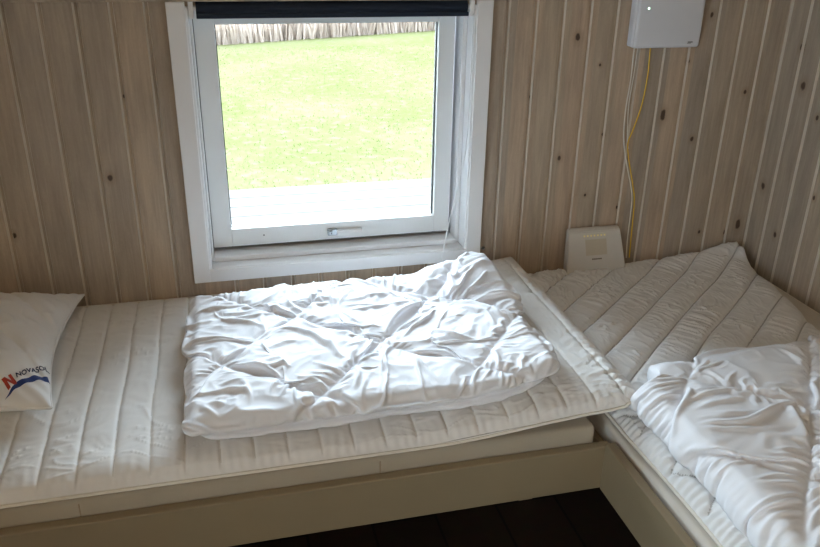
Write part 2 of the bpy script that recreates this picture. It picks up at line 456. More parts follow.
# standing router leaning on the wall
RZ = .497
RT = empty('router', (1.252, -.048, RZ), 'ivory router with a row of tiny yellow lights standing on the bed', 'router')
def rt(u, d, h):      # u across, d forward of the back, h up; slightly reclined
    return (1.252 + u, -.048 + .24 * h - d, RZ + h * .985)
bm = bmesh.new()
prof = [(0, .112), (.150, .096)]
ring = []
for (h, w, d) in ((0, .1100, .036), (.004, .1110, .040), (.075, .1045, .031), (.138, .0985, .021), (.148, .0955, .012)):
    ring.append([bm.verts.new(rt(s * w, dd, h)) for s, dd in ((-1, 0), (1, 0), (1, d), (-1, d))])
for a, c in zip(ring[:-1], ring[1:]):
    for k in range(4): bm.faces.new((a[k], a[(k + 1) % 4], c[(k + 1) % 4], c[k]))
bm.faces.new(list(reversed(ring[0]))); bm.faces.new(ring[-1])
bmesh.ops.recalc_face_normals(bm, faces=bm.faces)
bmesh.ops.bevel(bm, geom=[e for e in bm.edges], offset=.0025, segments=2, affect='EDGES')
from_bm('housing', bm, M_router, RT)
def on_front(h):
    return np.interp(h, [.004, .075, .138, .148], [.040, .031, .021, .012])
def plate(bm, u0, u1, h0, h1, lift):
    vs = [bm.verts.new(rt(u, on_front(h) + l, h)) for l in (-.001, lift) for u, h in ((u0, h0), (u1, h0), (u1, h1), (u0, h1))]
    for f in ((0, 1, 2, 3), (7, 6, 5, 4), (0, 4, 5, 1), (1, 5, 6, 2), (2, 6, 7, 3), (3, 7, 4, 0)): bm.faces.new([vs[i] for i in f])
    bmesh.ops.recalc_face_normals(bm, faces=bm.faces)
bm = bmesh.new(); plate(bm, -.038, .042, .060, .112, .0006)
tag(from_bm('front_patch', bm, M_tan, RT), 'tan square patch')
for k in range(7):
    bm = bmesh.new(); u = -.040 + k * .0128; plate(bm, u - .0026, u + .0026, .122, .1275, .0010)
    o = from_bm('status_light', bm, M_ledy, RT)
    if k == 0: tag(o, 'tiny yellow light')
bm = bmesh.new()
for k in range(5): plate(bm, -.016 + k * .0076, -.0102 + k * .0076, .0450, .0495, .0008)
from_bm('maker_mark', bm, plain('mark_ink', (.16, .13, .10), .6), RT)

# cables
def cable(name, pts, r, mat, label):
    bm = bmesh.new(); tube(bm, smooth_path(pts, 10), r, 8)
    o = from_bm(name, bm, mat, None, True)
    return tag(o, label, 'cable', 'cables on the board wall')
cable('cable', [(1.328, -.014, 1.262), (1.329, -.010, 1.235), (1.332, -.008, 1.147), (1.328, -.007, 1.048), (1.335, -.007, .947), (1.359, -.008, .858), (1.385, -.008, .781), (1.398, -.007, .718), (1.401, -.007, .582), (1.404, -.012, .510)], .0023, M_cwhite,
      'off-white cable hanging from the left end of the network box down behind the router')
cable('cable', [(1.340, -.014, 1.262), (1.341, -.010, 1.235), (1.342, -.006, 1.162), (1.338, -.0055, 1.064), (1.347, -.0055, .963), (1.358, -.004, .915)], .0017, M_cwhite,
      'thin white cable close beside the off-white one under the network box, ending halfway down')
cable('cable', [(1.384, -.016, 1.262), (1.385, -.013, 1.235), (1.389, -.012, 1.162), (1.382, -.012, 1.064), (1.362, -.012, .981), (1.349, -.013, .937), (1.359, -.013, .884), (1.390, -.013, .782), (1.404, -.013, .719), (1.411, -.013, .583), (1.413, -.016, .512)], .0023, M_cyel,
      'yellow cable hanging from the network box and curving left')

# small screw next to the casing
bm = bmesh.new(); bmesh.ops.create_cone(bm, cap_ends=True, segments=14, radius1=.0065, radius2=.004, depth=.006, matrix=Matrix.Translation((.857, -.003, .588)) @ Matrix.Rotation(math.pi / 2, 4, 'X'))
tag(from_bm('screw', bm, M_metal), 'small metal screw head in the boards beside the lower right window corner', 'screw')

# ------------------------------------------------------------------ beds
B1 = empty('bed_frame', (-.35, -.48, 0), 'beige painted bed frame under the window', 'bed frame', 'bed frames')
box_obj('front_rail', (-2.2, .884, -.930, -.905, .303, .430), M_rail, B1, .003)
box_obj('slat_base', (-2.2, .880, -.904, -.012, .345, .386), M_bedwood, B1, .002)
for xx in (-2.15, -.75, .80):
    box_obj('leg', (xx, xx + .045, -.16, -.115, 0, .344), M_bedwood, B1, .002)
    box_obj('leg', (xx, xx + .045, -.60, -.555, 0, .344), M_bedwood, B1, .002)
B2 = empty('bed_frame', (1.4, -1.2, 0), 'beige painted bed frame along the right wall', 'bed frame', 'bed frames')
box_obj('front_rail', (.866, .890, -3.0, -.931, .303, .442), M_rail, B2, .003)
box_obj('slat_base', (.893, 1.880, -3.0, -.012, .345, .386), M_bedwood, B2, .002)
for yy in (-.20, -1.5, -2.95):
    for xx in (1.05, 1.80): box_obj('leg', (xx, xx + .045, yy, yy + .045, 0, .344), M_bedwood, B2, .002)

def mattress(dims, seams, label, mat=None, piping=True):
    mat = mat or M_foam
    x0, x1, y0, y1, z0, z1 = dims
    root = empty('mattress', ((x0 + x1) / 2, (y0 + y1) / 2, z0), label, 'mattress', 'mattresses')
    bm = bmesh.new(); bx(bm, x0, x1, y0, y1, z0, z1, bevel=.014, seg=4)
    from_bm('body', bm, mat, root, True)
    if piping:
        bm = bmesh.new()
        for zz in (z1 - .006,):
            tube(bm, [(x0 + .01, y0 + .002, zz), (x1 - .01, y0 + .002, zz), (x1 - .002, y0 + .01, zz), (x1 - .002, y1 - .01, zz), (x0 + .01, y1 - .002, zz)], .0035, 8)
        from_bm('piping', bm, M_pipe, root, True)
    for sx in seams:
        bm = bmesh.new(); tube(bm, [(sx, y0 - .0004, z0 + .012), (sx, y0 - .0008, z1 - .014)], .0014, 6)
        from_bm('seam', bm, M_bedwood, root)
    return root
m1 = mattress((-2.1, .853, -.902, -.014, .388, .474), (-.352, .305), 'beige cloth mattress with seamed front edge under the window', piping=False)
m2 = mattress((.900, 1.882, -2.6, -.014, .388, .452), (), 'beige mattress under the thin quilted topper along the right wall', cloth_mat('mattress_cloth_pale', (.66, .62, .56), weave=500))

# ------------------------------------------------------------------ quilted mattress toppers
def grid_solid(name, X, Y, Ztop, Zbot, mat, parent, stitch=None, stitch_mat=None):
    """quilted top with a turned-down edge and a plain underside; faces under STITCH get a darker colour"""
    ny, nx = X.shape
    n = nx * ny
    idx = np.arange(n).reshape(ny, nx)
    F = np.stack([idx[:-1, :-1], idx[:-1, 1:], idx[1:, 1:], idx[1:, :-1]], -1).reshape(-1, 4)
    loop = np.concatenate([idx[0, :-1], idx[:-1, -1], idx[-1, :0:-1], idx[:0:-1, 0]])
    V = np.concatenate([np.stack([X, Y, Ztop], -1).reshape(-1, 3), np.stack([X.ravel()[loop], Y.ravel()[loop], Zbot.ravel()[loop]], -1)])
    m = len(loop)
    faces = [tuple(f) for f in F]
    for i in range(m):
        j = (i + 1) % m
        faces.append((loop[i], n + i, n + j, loop[j]))
    faces.append(tuple(n + i for i in range(m - 1, -1, -1)))
    o = from_np(name, V, faces, mat, parent, True)
    if stitch is not None:
        o.data.materials.append(stitch_mat)
        fm = (.25 * (stitch[:-1, :-1] + stitch[:-1, 1:] + stitch[1:, 1:] + stitch[1:, :-1])).ravel()
        for k in np.nonzero(fm > .5)[0]: o.data.polygons[int(k)].material_index = 1
    o.data.polygons[len(faces) - 1].use_smooth = False
    return o

# topper 1: channels run front to back
T1 = empty('mattress_topper', (-.1, -.45, .476), 'white topper with straight stitched channels lying under the window', 'mattress topper', 'mattress toppers')
tx0, tx1, ty0, ty1 = -1.60, .967, -.912, -.006
nx, ny = 760, 160
s = np.linspace(0, 1, nx); t = np.linspace(0, 1, ny)
s = np.where(s < .1, s / .1 * .60, .60 + (s - .1) / .9 * .40) * 1.0 if False else np.interp(s, [0, .07, 1], [0, .36, 1])
def endsq(s, k):   # cluster samples at ends
    return s - k * np.sin(2 * np.pi * s) / (2 * np.pi)
s1 = s; t1_ = endsq(t, .6)
X, Y = np.meshgrid(tx0 + (tx1 - tx0) * s1, ty0 + (ty1 - ty0) * t1_)
# rounded front right corner
rc = .05
cx_, cy_ = tx1 - rc, ty0 + rc
def round_corner(X, Y, x1, y0, rc):
    ax = np.maximum(X - (x1 - rc), 0) / rc; ay = np.maximum((y0 + rc) - Y, 0) / rc
    m = np.maximum(ax, ay); l = np.sqrt(ax ** 2 + ay ** 2)
    f = np.where(l > 1e-6, m / np.maximum(l, 1e-6), 1)
    return np.where((ax > 0) & (ay > 0), x1 - rc + ax * f * rc, X), np.where((ax > 0) & (ay > 0), y0 + rc - ay * f * rc, Y)
dx_e = np.minimum(X - tx0, tx1 - X); dyf = Y - ty0; dyb = ty1 - Y
X0, Y0 = X.copy(), Y.copy()
X, Y = round_corner(X, Y, tx1, ty0, rc)
d_edge = np.minimum(np.minimum(dx_e, dyf), dyb)
base1 = .478 + .034 * sstep(.42, .90, X) + .012 * sstep(.86, .97, X)
edge = 1 - np.exp(-np.maximum(d_edge, 0) / .022)
ch = np.mod(X0 + .2055 + .0045 * gnoise(X0 * 3, Y0 * 4, 3), .0752) / .0752
dch = np.minimum(ch, 1 - ch) * .0752
chan_ok = sstep(0, .02, dyf - .004)
puff = (.0056 * (1 - np.exp(-dch / .0042)) + .0020 * (1 - np.exp(-dch / .016))) * chan_ok
# soft random wrinkles across the channels
w1 = np.clip(fbm(X0 * 7 + gnoise(X0 * 5, Y0 * 5, 31), Y0 * 24 + 1.5 * gnoise(X0 * 9, Y0 * 9, 21), 5, 3), -1, 1)
ridge = np.exp(-np.abs(fbm(X0 * 5, Y0 * 17 + 1.2 * gnoise(X0 * 6, Y0 * 6, 77), 9, 2)) / .10)
amp = sstep(-.05, .35, fbm(X0 * 3, Y0 * 3, 12, 2) + .12)
wr = .0016 * w1 + .0036 * ridge ** 1.5 * amp
# gathers along the piped right end and the front edge
gath = np.sin(Y0 * 2 * np.pi / .026 + 3 * gnoise(X0 * 8, Y0 * 10, 41)) * np.exp(-((tx1 - X0) / .045) ** 2) * (.0030 + .003 * gnoise(X0 * 9, Y0 * 14, 47)) * sstep(0, .015, tx1 - X0)
strk = np.exp(-np.abs(fbm(X0 * 9 + 2, Y0 * 42 + 1.5 * gnoise(X0 * 10, Y0 * 10, 87), 83, 2)) / .13) * np.exp(-((tx1 - .03 - X0) / .07) ** 2) * .0045
gath = gath - strk * sstep(.002, .02, tx1 - X0)
gathf = np.sin(X0 * 2 * np.pi / .022 + 3 * gnoise(X0 * 10, Y0 * 8, 43)) * np.exp(-(dyf / .045) ** 2) * (.0009 + .0014 * gnoise(X0 * 11, Y0 * 9, 49)) * sstep(0, .012, dyf)
Zt = base1 + .012 + .0275 * edge + puff + wr * edge + gath + gathf + .006 * gnoise(X0 * 2.2, Y0 * 2.2, 55) * edge
Zb = base1 + .012 - .010 * (1 - np.exp(-np.maximum(d_edge, 0) / .01))
Zt = np.maximum(Zt, Zb + .0008)
grid_solid('quilted_cover', X, Y, Zt, Zb, M_topper, T1, (dch < .0017) * 1.0 * (dyf > .02), M_stitch1)
b1f = lambda x: float(.478 + .034 * sstep(.42, .90, np.array(x)) + .012 * sstep(.86, .97, np.array(x))) + .012
pth = [(x, ty0 - .001, b1f(x)) for x in np.linspace(tx0, tx1 - rc, 80)]
pth += [(tx1 - rc + rc * math.sin(a), ty0 + rc - rc * math.cos(a), b1f(tx1)) for a in np.linspace(.15, math.pi / 2, 8)]
pth += [(tx1 + .001, y, b1f(tx1)) for y in np.linspace(ty0 + rc + .01, ty1 - .004, 30)]
bm = bmesh.new(); tube(bm, pth, .0040, 8); from_bm('piping', bm, M_pipe, T1, True)
bm = bmesh.new(); tube(bm, [(x, ty1 - .001, b1f(x) + .012) for x in np.linspace(tx0, tx1 - .01, 60)], .0040, 8); from_bm('piping', bm, M_pipe, T1, True)

# topper 2: diagonal quilting, bunched up in the far corner
T2 = empty('mattress_topper', (1.4, -1.2, .453), 'white diagonally quilted topper in the corner by the right wall', 'mattress topper', 'mattress toppers')
nx, ny = 380, 500
s = np.linspace(0, 1, nx); t = endsq(np.linspace(0, 1, ny), .3)
SS, TT = np.meshgrid(s, t)
Yb = -.012 - np.interp(1 - TT, [0, .9, 1], [0, 1.45, 2.2])
right = np.interp(Yb, [-2.3, -.61, -.375, -.07, 0], [1.72, 1.742, 1.810, 1.855, 1.862])
left = .917 + .004 * np.sin(Yb * 9)
X = left + (right - left) * SS; Y = Yb.copy()
d_l = X - left; d_r = right - X; d_b = -.012 - Y
d_edge = np.minimum(np.minimum(d_l, d_r), np.minimum(d_b, Y + 2.212))
edge = 1 - np.exp(-np.maximum(d_edge, 0) / .020)
# quilt lines through the measured points: direction (.49,.42)
dirx, diry = .755, .656
q = (X * diry - Y * dirx)
off = (1.007 * diry + .768 * dirx)
c1 = np.mod(q - off + .006 * gnoise(X * 4, Y * 4, 2), .106) / .106
d1 = np.minimum(c1, 1 - c1) * .106
puff = .0120 * (1 - np.exp(-d1 / .0060)) + .0035 * (1 - np.exp(-d1 / .022))
# in the front part the second family of lines shows too
p = X * dirx + Y * diry
c2 = np.mod(p + .03 + .006 * gnoise(X * 4, Y * 4, 8), .16) / .16
d2 = np.minimum(c2, 1 - c2) * .16
front = sstep(-.80, -.95, Y)
puff = puff * (1 - front) + front * (.0120 * (1 - np.exp(-np.minimum(d1, d2) / .0060)) + .0035 * (1 - np.exp(-np.minimum(d1, d2) / .022)))
# little wrinkles running across the channels
wa = fbm(p * 9 + .6 * gnoise(X * 6, Y * 6, 61), q * 42 * .35, 15, 3)
ridge = np.exp(-np.abs(fbm(X * 34 + 1.5 * gnoise(X * 7, Y * 7, 91), Y * 11, 19, 2)) / .16)
ridge2 = np.exp(-np.abs(fbm((X * .80 + Y * .6) * 30, (X * .6 - Y * .8) * 9 + gnoise(X * 8, Y * 8, 6), 29, 2)) / .16)
amp = sstep(-.2, .4, fbm(X * 4, Y * 4, 33, 2) + .15)
crump = np.exp(-(((X - 1.12) / .14) ** 2 + ((Y + .13) / .10) ** 2))
wr = .0018 * wa + .0068 * ridge2 ** 1.4 * amp * sstep(0, .02, d1) + .0015 * ridge * (1 - amp) + crump * .008 * ridge
gath = np.sin(Y * 2 * np.pi / .021 + 3 * gnoise(X * 8, Y * 10, 41)) * np.exp(-((d_l - .012) / .022) ** 2) * .0032
# lift at the wall corner
lift = .050 * np.exp(-(((X - 1.86) / .17) ** 2 + ((Y + .02) / .085) ** 2)) + .016 * np.exp(-(((X - 1.60) / .22) ** 2 + ((Y) / .07) ** 2))
lump = .020 * np.exp(-(((X - 1.845) / .022) ** 2 + ((Y + .085) / .03) ** 2)) - .012 * np.exp(-(((X - 1.80) / .03) ** 2 + ((Y + .12) / .03) ** 2))
under = .0
Zt = .4545 + .010 + .030 * edge + puff * edge + wr * edge + gath + lift + lump * sstep(0, .02, d_edge) + .004 * gnoise(X * 2.5, Y * 2.5, 71) * edge
Zt = Zt - .012 * sstep(.99, .94, X) * sstep(-.95, -.88, Y)
Zb = .4545 + .008 - .007 * edge + lift * .6
Zt = np.maximum(Zt, Zb + .0008)
grid_solid('quilted_cover', X, Y, Zt, Zb, M_topper2, T2, (np.where(front > .5, np.minimum(d1, d2), d1) < .0021) * 1.0 * (d_edge > .012), M_stitch)
lf = lambda x, y: float(.050 * math.exp(-(((x - 1.86) / .17) ** 2 + ((y + .02) / .085) ** 2)) + .016 * math.exp(-(((x - 1.60) / .22) ** 2 + (y / .07) ** 2)))
rgt = lambda y: float(np.interp(y, [-2.3, -.61, -.375, -.07, 0], [1.72, 1.742, 1.810, 1.855, 1.862]))
bm = bmesh.new(); tube(bm, [(rgt(y) + .001, y, .464 + lf(rgt(y), y)) for y in np.linspace(-2.2, -.02, 90)], .0042, 8); from_bm('piping', bm, M_pipe, T2, True)
bm = bmesh.new(); tube(bm, [(.917 + .004 * math.sin(y * 9) - .001, y, .463) for y in np.linspace(-2.2, -.03, 90)], .0042, 8); from_bm('piping', bm, M_pipe, T2, True)

# ------------------------------------------------------------------ crumpled cloth by position based dynamics
def resample(P, ny, nx):
    """smooth (cubic) resampling of a grid of points"""
    def axis(P, n, ax):
        m = P.shape[ax]
        t = np.linspace(0, m - 1, n); i = np.clip(np.floor(t).astype(int), 0, m - 2); f = t - i
        g = lambda k: np.take(P, np.clip(i + k, 0, m - 1), axis=ax)
        sh = [1] * P.ndim; sh[ax] = n; f = f.reshape(sh)
        p0, p1, p2, p3 = g(-1), g(0), g(1), g(2)
        return .5 * (2 * p1 + (p2 - p0) * f + (2 * p0 - 5 * p1 + 4 * p2 - p3) * f ** 2 + (3 * p1 - p0 - 3 * p2 + p3) * f ** 3)
    return axis(axis(P, ny, 0), nx, 1)

def cloth_sheet(nx, ny, W_, H_, T, extra, seam_fn, growth, seed, skirt, levels=((4, 60, .2), (2, 60, .2), (1, 40, .1)), rnd=.035, amp0=.006, press=.0002, sink=.003, grav=.0002, shear=.5, fric=.4, seam_w=.0045, wavy=.03):
    """cover of a rounded slab W_ x H_ x T (bottom at z=0) with more cloth than slab, so that it crumples. Returns (ny,nx,3) in slab space."""
    D = None
    def solve(Pa, Pb, rest, k, short=False):
        d = Pb - Pa
        l = np.sqrt(np.einsum('...i,...i', d, d)) + 1e-9
        c = (l - rest) / l * (.5 * k)
        if short: c = np.minimum(c, 0)
        return c[..., None] * d
    for lev, (dv_, steps, bend) in enumerate(levels):
        mx, my = (nx - 1) // dv_ + 1, (ny - 1) // dv_ + 1
        A, Bv = np.meshgrid(np.linspace(-skirt, W_ + skirt, mx), np.linspace(-skirt, H_ + skirt, my))
        la, lb = A[0, 1] - A[0, 0], Bv[1, 0] - Bv[0, 0]
        tp = np.clip(np.minimum(np.minimum(A + skirt, W_ + skirt - A), np.minimum(Bv + skirt, H_ + skirt - Bv)) / .16, 0, 1)
        A, Bv = A + wavy * tp * gnoise(A * 6.3 + 5, Bv * 6.3, seed + 61), Bv + wavy * tp * gnoise(A * 6.3, Bv * 6.3 + 9, seed + 62)
        EX = extra(A, Bv)
        ox = np.maximum(np.maximum(rnd - A, A - (W_ - rnd)), 0); oy = np.maximum(np.maximum(rnd - Bv, Bv - (H_ - rnd)), 0)
        o = np.sqrt(ox ** 2 + oy ** 2)
        th = np.clip(o / rnd, 0, math.pi / 2); sh = rnd * np.sin(th); dr = rnd * (1 - np.cos(th)) + np.clip(o - rnd * math.pi / 2, 0, None)
        ux = np.where(o > 0, ox / np.maximum(o, 1e-9), 0) * np.sign(A - W_ / 2); uy = np.where(o > 0, oy / np.maximum(o, 1e-9), 0) * np.sign(Bv - H_ / 2)
        P0 = np.stack([np.clip(A, rnd, W_ - rnd) - W_ / 2 + ux * sh, np.clip(Bv, rnd, H_ - rnd) - H_ / 2 + uy * sh, np.maximum(T + EX * np.exp(-o / .03) - dr, .002)], -1)
        Nn = np.stack([ux * np.sin(th), uy * np.sin(th), np.cos(th)], -1)
        if D is None:
            n0 = np.clip(fbm(A * 11 + gnoise(A * 5, Bv * 5, seed + 2), Bv * 11, seed, 3), -1, 1.5)
            P = P0 + Nn * (amp0 * (n0[..., None] + .6))
            P[..., :2] += .5 * amp0 * np.stack([gnoise(A * 14, Bv * 14, seed + 8), gnoise(A * 14, Bv * 14, seed + 9)], -1)
        else:
            P = P0 + resample(D, my, mx)
            P += Nn * (amp0 * .35 / dv_ * np.clip(fbm(A * 26 * (3 - dv_) + lev, Bv * 26 * (3 - dv_), seed + lev, 2), -1, 1.5))[..., None]
        gx, gy = growth(A, Bv)
        seam = seam_fn(A, Bv, max(seam_w, .55 * max(la, lb))) & (o < rnd * 1.2)
        rim = np.zeros_like(seam); rim[:1] = rim[-1:] = True; rim[:, :1] = rim[:, -1:] = True
        pinP = P0 - Nn * sink
        fixed = rim
        lx0 = np.sqrt(((P0[:, 1:] - P0[:, :-1]) ** 2).sum(-1)); ly0 = np.sqrt(((P0[1:] - P0[:-1]) ** 2).sum(-1))
        rxm = np.maximum(lx0 * .5 * (gx[:, :-1] + gx[:, 1:]), la * .5); rym = np.maximum(ly0 * .5 * (gy[:-1] + gy[1:]), lb * .5)
        dg = np.sqrt(.25 * (rxm[:-1] + rxm[1:]) ** 2 + .25 * (rym[:, :-1] + rym[:, 1:]) ** 2)
        rx2 = rxm[:, :-1] + rxm[:, 1:]; ry2 = rym[:-1] + rym[1:]
        dg2 = dg[:-1, :-1] + dg[1:, 1:]
        hx, hy = W_ / 2, H_ / 2
        V = np.zeros_like(P)
        for it in range(steps):
            du = np.zeros_like(P); dv = np.zeros_like(P)
            du[:, 1:-1] = P[:, 2:] - P[:, :-2]; dv[1:-1] = P[2:] - P[:-2]
            n = np.cross(du, dv); n /= (np.sqrt(np.einsum('...i,...i', n, n)) + 1e-12)[..., None]
            old = P
            V = V * .88 + n * press; V[..., 2] -= grav
            vm = np.sqrt(np.einsum('...i,...i', V, V))[..., None]; V = V * np.minimum(1, .003 / (vm + 1e-9))
            P = P + V
            for k in range(4):
                for c in (0, 1):
                    m = (mx - c) // 2; i0 = slice(c, c + 2 * m - 1, 2); i1 = slice(c + 1, c + 2 * m, 2)
                    dd = solve(P[:, i0], P[:, i1], rxm[:, c:c + 2 * m - 1:2], .95); P[:, i0] += dd; P[:, i1] -= dd
                    m = (my - c) // 2; i0 = slice(c, c + 2 * m - 1, 2); i1 = slice(c + 1, c + 2 * m, 2)
                    dd = solve(P[i0], P[i1], rym[c:c + 2 * m - 1:2], .95); P[i0] += dd; P[i1] -= dd
                dd = solve(P[:-1, :-1], P[1:, 1:], dg, shear); P[:-1, :-1] += dd; P[1:, 1:] -= dd
                dd = solve(P[1:, :-1], P[:-1, 1:], dg, shear); P[1:, :-1] += dd; P[:-1, 1:] -= dd
                dd = solve(P[:, :-2], P[:, 2:], rx2, bend, True); P[:, :-2] += dd; P[:, 2:] -= dd
                dd = solve(P[:-2], P[2:], ry2, bend, True); P[:-2] += dd; P[2:] -= dd
                dd = solve(P[:-2, :-2], P[2:, 2:], dg2, bend, True); P[:-2, :-2] += dd; P[2:, 2:] -= dd
                dd = solve(P[2:, :-2], P[:-2, 2:], dg2, bend, True); P[2:, :-2] += dd; P[:-2, 2:] -= dd
                P[rim] = pinP[rim]
                P[seam] = P[seam] * .5 + .5 * pinP[seam]
                qx = np.maximum(np.abs(P[..., 0]) - (hx - rnd), 0); qy = np.maximum(np.abs(P[..., 1]) - (hy - rnd), 0)
                q = np.minimum(np.sqrt(qx * qx + qy * qy), rnd)
                fl = T + EX - rnd + np.sqrt(np.maximum(rnd * rnd - q * q, 0)) - .003
                hit = (P[..., 2] < fl) & (o < rnd * 1.3)
                P[..., 2] = np.where(hit, P[..., 2] + (fl - P[..., 2]) * .7, P[..., 2])
                rel = P - P0
                dn = rel[..., 0] * ux + rel[..., 1] * uy
                push = np.where((o >= rnd * 1.3) & (dn < -.002), -.002 - dn, 0)
                P[..., 0] += ux * push; P[..., 1] += uy * push
                P[..., 2] = np.maximum(P[..., 2], .002)
            V = P - old
            V[hit] *= (1 - fric)
        D = P - P0
    Q = P.copy()
    Q[1:-1, 1:-1] = P[1:-1, 1:-1] * .6 + .1 * (P[:-2, 1:-1] + P[2:, 1:-1] + P[1:-1, :-2] + P[1:-1, 2:])
    return Q, A, Bv

def crumple(A, B):
    """low mountains and sharp folds of the loosely filled cover"""
    wx, wy = A + .05 * gnoise(A * 5, B * 5, 101), B + .05 * gnoise(A * 5 + 4, B * 5, 102)
    r1 = np.exp(-np.abs(fbm(wx * 5.5, wy * 7.5, 103, 2)) / .34)
    r2 = np.exp(-np.abs(fbm(wx * 12 + 3, wy * 14, 104, 2)) / .30)
    r3 = np.exp(-np.abs(fbm(wx * 10 - wy * 9, wx * 7 + wy * 8, 107, 2)) / .26)
    return .0075 * r1 + .0028 * r2 + .0035 * r3

def sheet_faces(ny, nx, off=0):
    idx = np.arange(nx * ny).reshape(ny, nx) + off
    return np.stack([idx[:-1, :-1], idx[:-1, 1:], idx[1:, 1:], idx[1:, :-1]], -1).reshape(-1, 4)

def diamond(ax, ay, spac):
    """stitched diamond grid through the point ax, ay (sheet coordinates): distance to the nearest seam, and the seam test"""
    def dist(A, Bv):
        p_ = ((A - ax) * .66 + (Bv - ay) * .75); q_ = ((A - ax) * .75 - (Bv - ay) * .66)
        f = lambda v: np.abs(np.mod(v + spac / 2, spac) - spac / 2)
        return np.minimum(f(p_), f(q_))
    return dist, (lambda A, Bv, w: dist(A, Bv) < w)

def fold_layers(W_, H_, z0, z1, bulge, seed, sides=4, n=400, levels=14, lay=2, amp=.004):
    """stack of folded layers: closed band around a rounded rectangle with lay bulges one above another"""
    per = []
    rc = .05
    m = n // 4
    cor = [(W_ / 2 - rc, -H_ / 2 + rc, -math.pi / 2), (W_ / 2 - rc, H_ / 2 - rc, 0), (-W_ / 2 + rc, H_ / 2 - rc, math.pi / 2), (-W_ / 2 + rc, -H_ / 2 + rc, math.pi)]
    for i in range(4):
        cx, cy, a0 = cor[i]
        for k in range(8):
            a = a0 + (k / 7) * math.pi / 2
            per.append((cx + rc * math.cos(a), cy + rc * math.sin(a), math.cos(a), math.sin(a)))
        nxx, nyy, na = cor[(i + 1) % 4]
        p0 = per[-1]; p1 = (nxx + rc * math.cos(na), nyy + rc * math.sin(na))
        for k in range(1, m):
            tt = k / m
            per.append((p0[0] + (p1[0] - p0[0]) * tt, p0[1] + (p1[1] - p0[1]) * tt, p0[2], p0[3]))
    per = np.array(per)
    arc = np.concatenate([[0], np.cumsum(np.hypot(*(per[1:, :2] - per[:-1, :2]).T))])
    V = []; rings = []
    for j in range(levels + 1):
        w = j / levels
        ww = np.clip(w + .20 * gnoise(arc * 5, np.full_like(arc, 1.3), seed) * math.sin(math.pi * w), 0, 1)
        o = bulge * np.sqrt(np.abs(np.sin(lay * math.pi * ww)) + .02) + .012 * gnoise(arc * 4, np.full_like(arc, w * 2.0), seed + 3) + .004 * gnoise(arc * 30, np.full_like(arc, w * 5.0), seed + 7)
        z = z0 + (z1 - z0) * w + amp * gnoise(arc * 14, np.full_like(arc, w * 3), seed + 11) * math.sin(math.pi * w)
        V.append(np.stack([per[:, 0] + per[:, 2] * o, per[:, 1] + per[:, 3] * o, z], -1))
    n_ = len(per)
    Vs = np.concatenate(V + [np.array([[0, 0, z0], [0, 0, z1]])])
    F = []
    for j in range(levels):
        for i in range(n_):
            i2 = (i + 1) % n_
            F.append((j * n_ + i, j * n_ + i2, (j + 1) * n_ + i2, (j + 1) * n_ + i))
    c0, c1 = len(Vs) - 2, len(Vs) - 1
    T_ = []
    for i in range(n_):
        i2 = (i + 1) % n_
        T_.append((c0, i2, i)); T_.append((c1, levels * n_ + i, levels * n_ + i2))
    return Vs, F, T_

def add_subsurf(o, lv=1):
    m = o.modifiers.new('smooth', 'SUBSURF'); m.levels = lv; m.render_levels = lv
    return o

# duvet 1: folded on the bed under the window
cx, cy = .340, -.516
Wd, Hd, Td = .90, .665, .062
x0d, y0d = cx - Wd / 2, cy - Hd / 2
def warp1(V):
    """slab space -> world: footprint as in the photograph, resting on the topper"""
    x, y, z = V[:, 0].copy(), V[:, 1].copy(), V[:, 2].copy()
    u = x / Wd; v = y / Hd
    X_ = cx + x + .010 * v
    Y_ = cy + y - .035 * np.maximum(u, 0) * (v > 0) * v + .012 * u * (v < 0)
    # right front corner is cut back, right edge wavy
    X_ = X_ - .02 * sstep(.25, .5, u) * sstep(-.2, -.5, v) + .012 * np.sin(v * 9) * sstep(.2, .5, u)
    Y_ = Y_ + .03 * sstep(.3, .5, u) * sstep(-.30, -.5, v)
    hs = 1.0 - .10 * sstep(.2, .5, u) * sstep(.15, -.4, v)
    peak = .044 * np.exp(-(((u - .43) / .13) ** 2 + ((v - .40) / .20) ** 2)) + .012 * np.exp(-(((u + .02) / .2) ** 2 + ((v - .42) / .15) ** 2))
    base = .531 + .032 * sstep(.42, .90, X_)
    zz = np.clip(z / Td, 0, 1.5)
    return np.stack([X_, Y_, base + z * hs * .92 + peak * zz], -1)
D1 = empty('duvet', (.345, -.44, .525), 'white crumpled duvet folded into a square below the window', 'duvet', 'duvets')
sx_, sy_ = .19 - x0d, -.79 - y0d
sd, sf = diamond(sx_, sy_, .285)
def swirl(V, k, a, seed):
    V = V.copy()
    dx = a * gnoise(V[:, 0] * k + 3, V[:, 1] * k, seed); dy = a * gnoise(V[:, 0] * k, V[:, 1] * k + 7, seed + 1)
    V[:, 0] += dx; V[:, 1] += dy
    return V
TL_ = .026                                   # top layer of the folded duvet
P, A, Bv = cloth_sheet(265, 217, Wd, Hd, TL_, lambda A, Bv: .011 * (1 - np.exp(-sd(A, Bv) / .035)) + crumple(A, Bv) * np.clip(sd(A, Bv) / .02, .3, 1), sf,
                       lambda A, Bv: (1.12 + .06 * gnoise(A * 6, Bv * 6, 44), 1.12 + .06 * gnoise(A * 6, Bv * 6, 45)), 11, .032,
                       levels=((4, 50, .2), (2, 60, .16), (1, 40, .08)), press=.00011, shear=.9, amp0=.011, rnd=.022, wavy=.045)
Pf = swirl(P.reshape(-1, 3), 6, .008, 5); Pf[:, 2] += Td - TL_
Vs = [warp1(Pf)]; Fs = [sheet_faces(217, 265)]
V2, F2, T2_ = fold_layers(Wd - .060, Hd - .056, .000, .044, .025, 5, lay=2)
me = bpy.data.meshes.new('cover')
allV = np.concatenate([Vs[0], warp1(V2)])
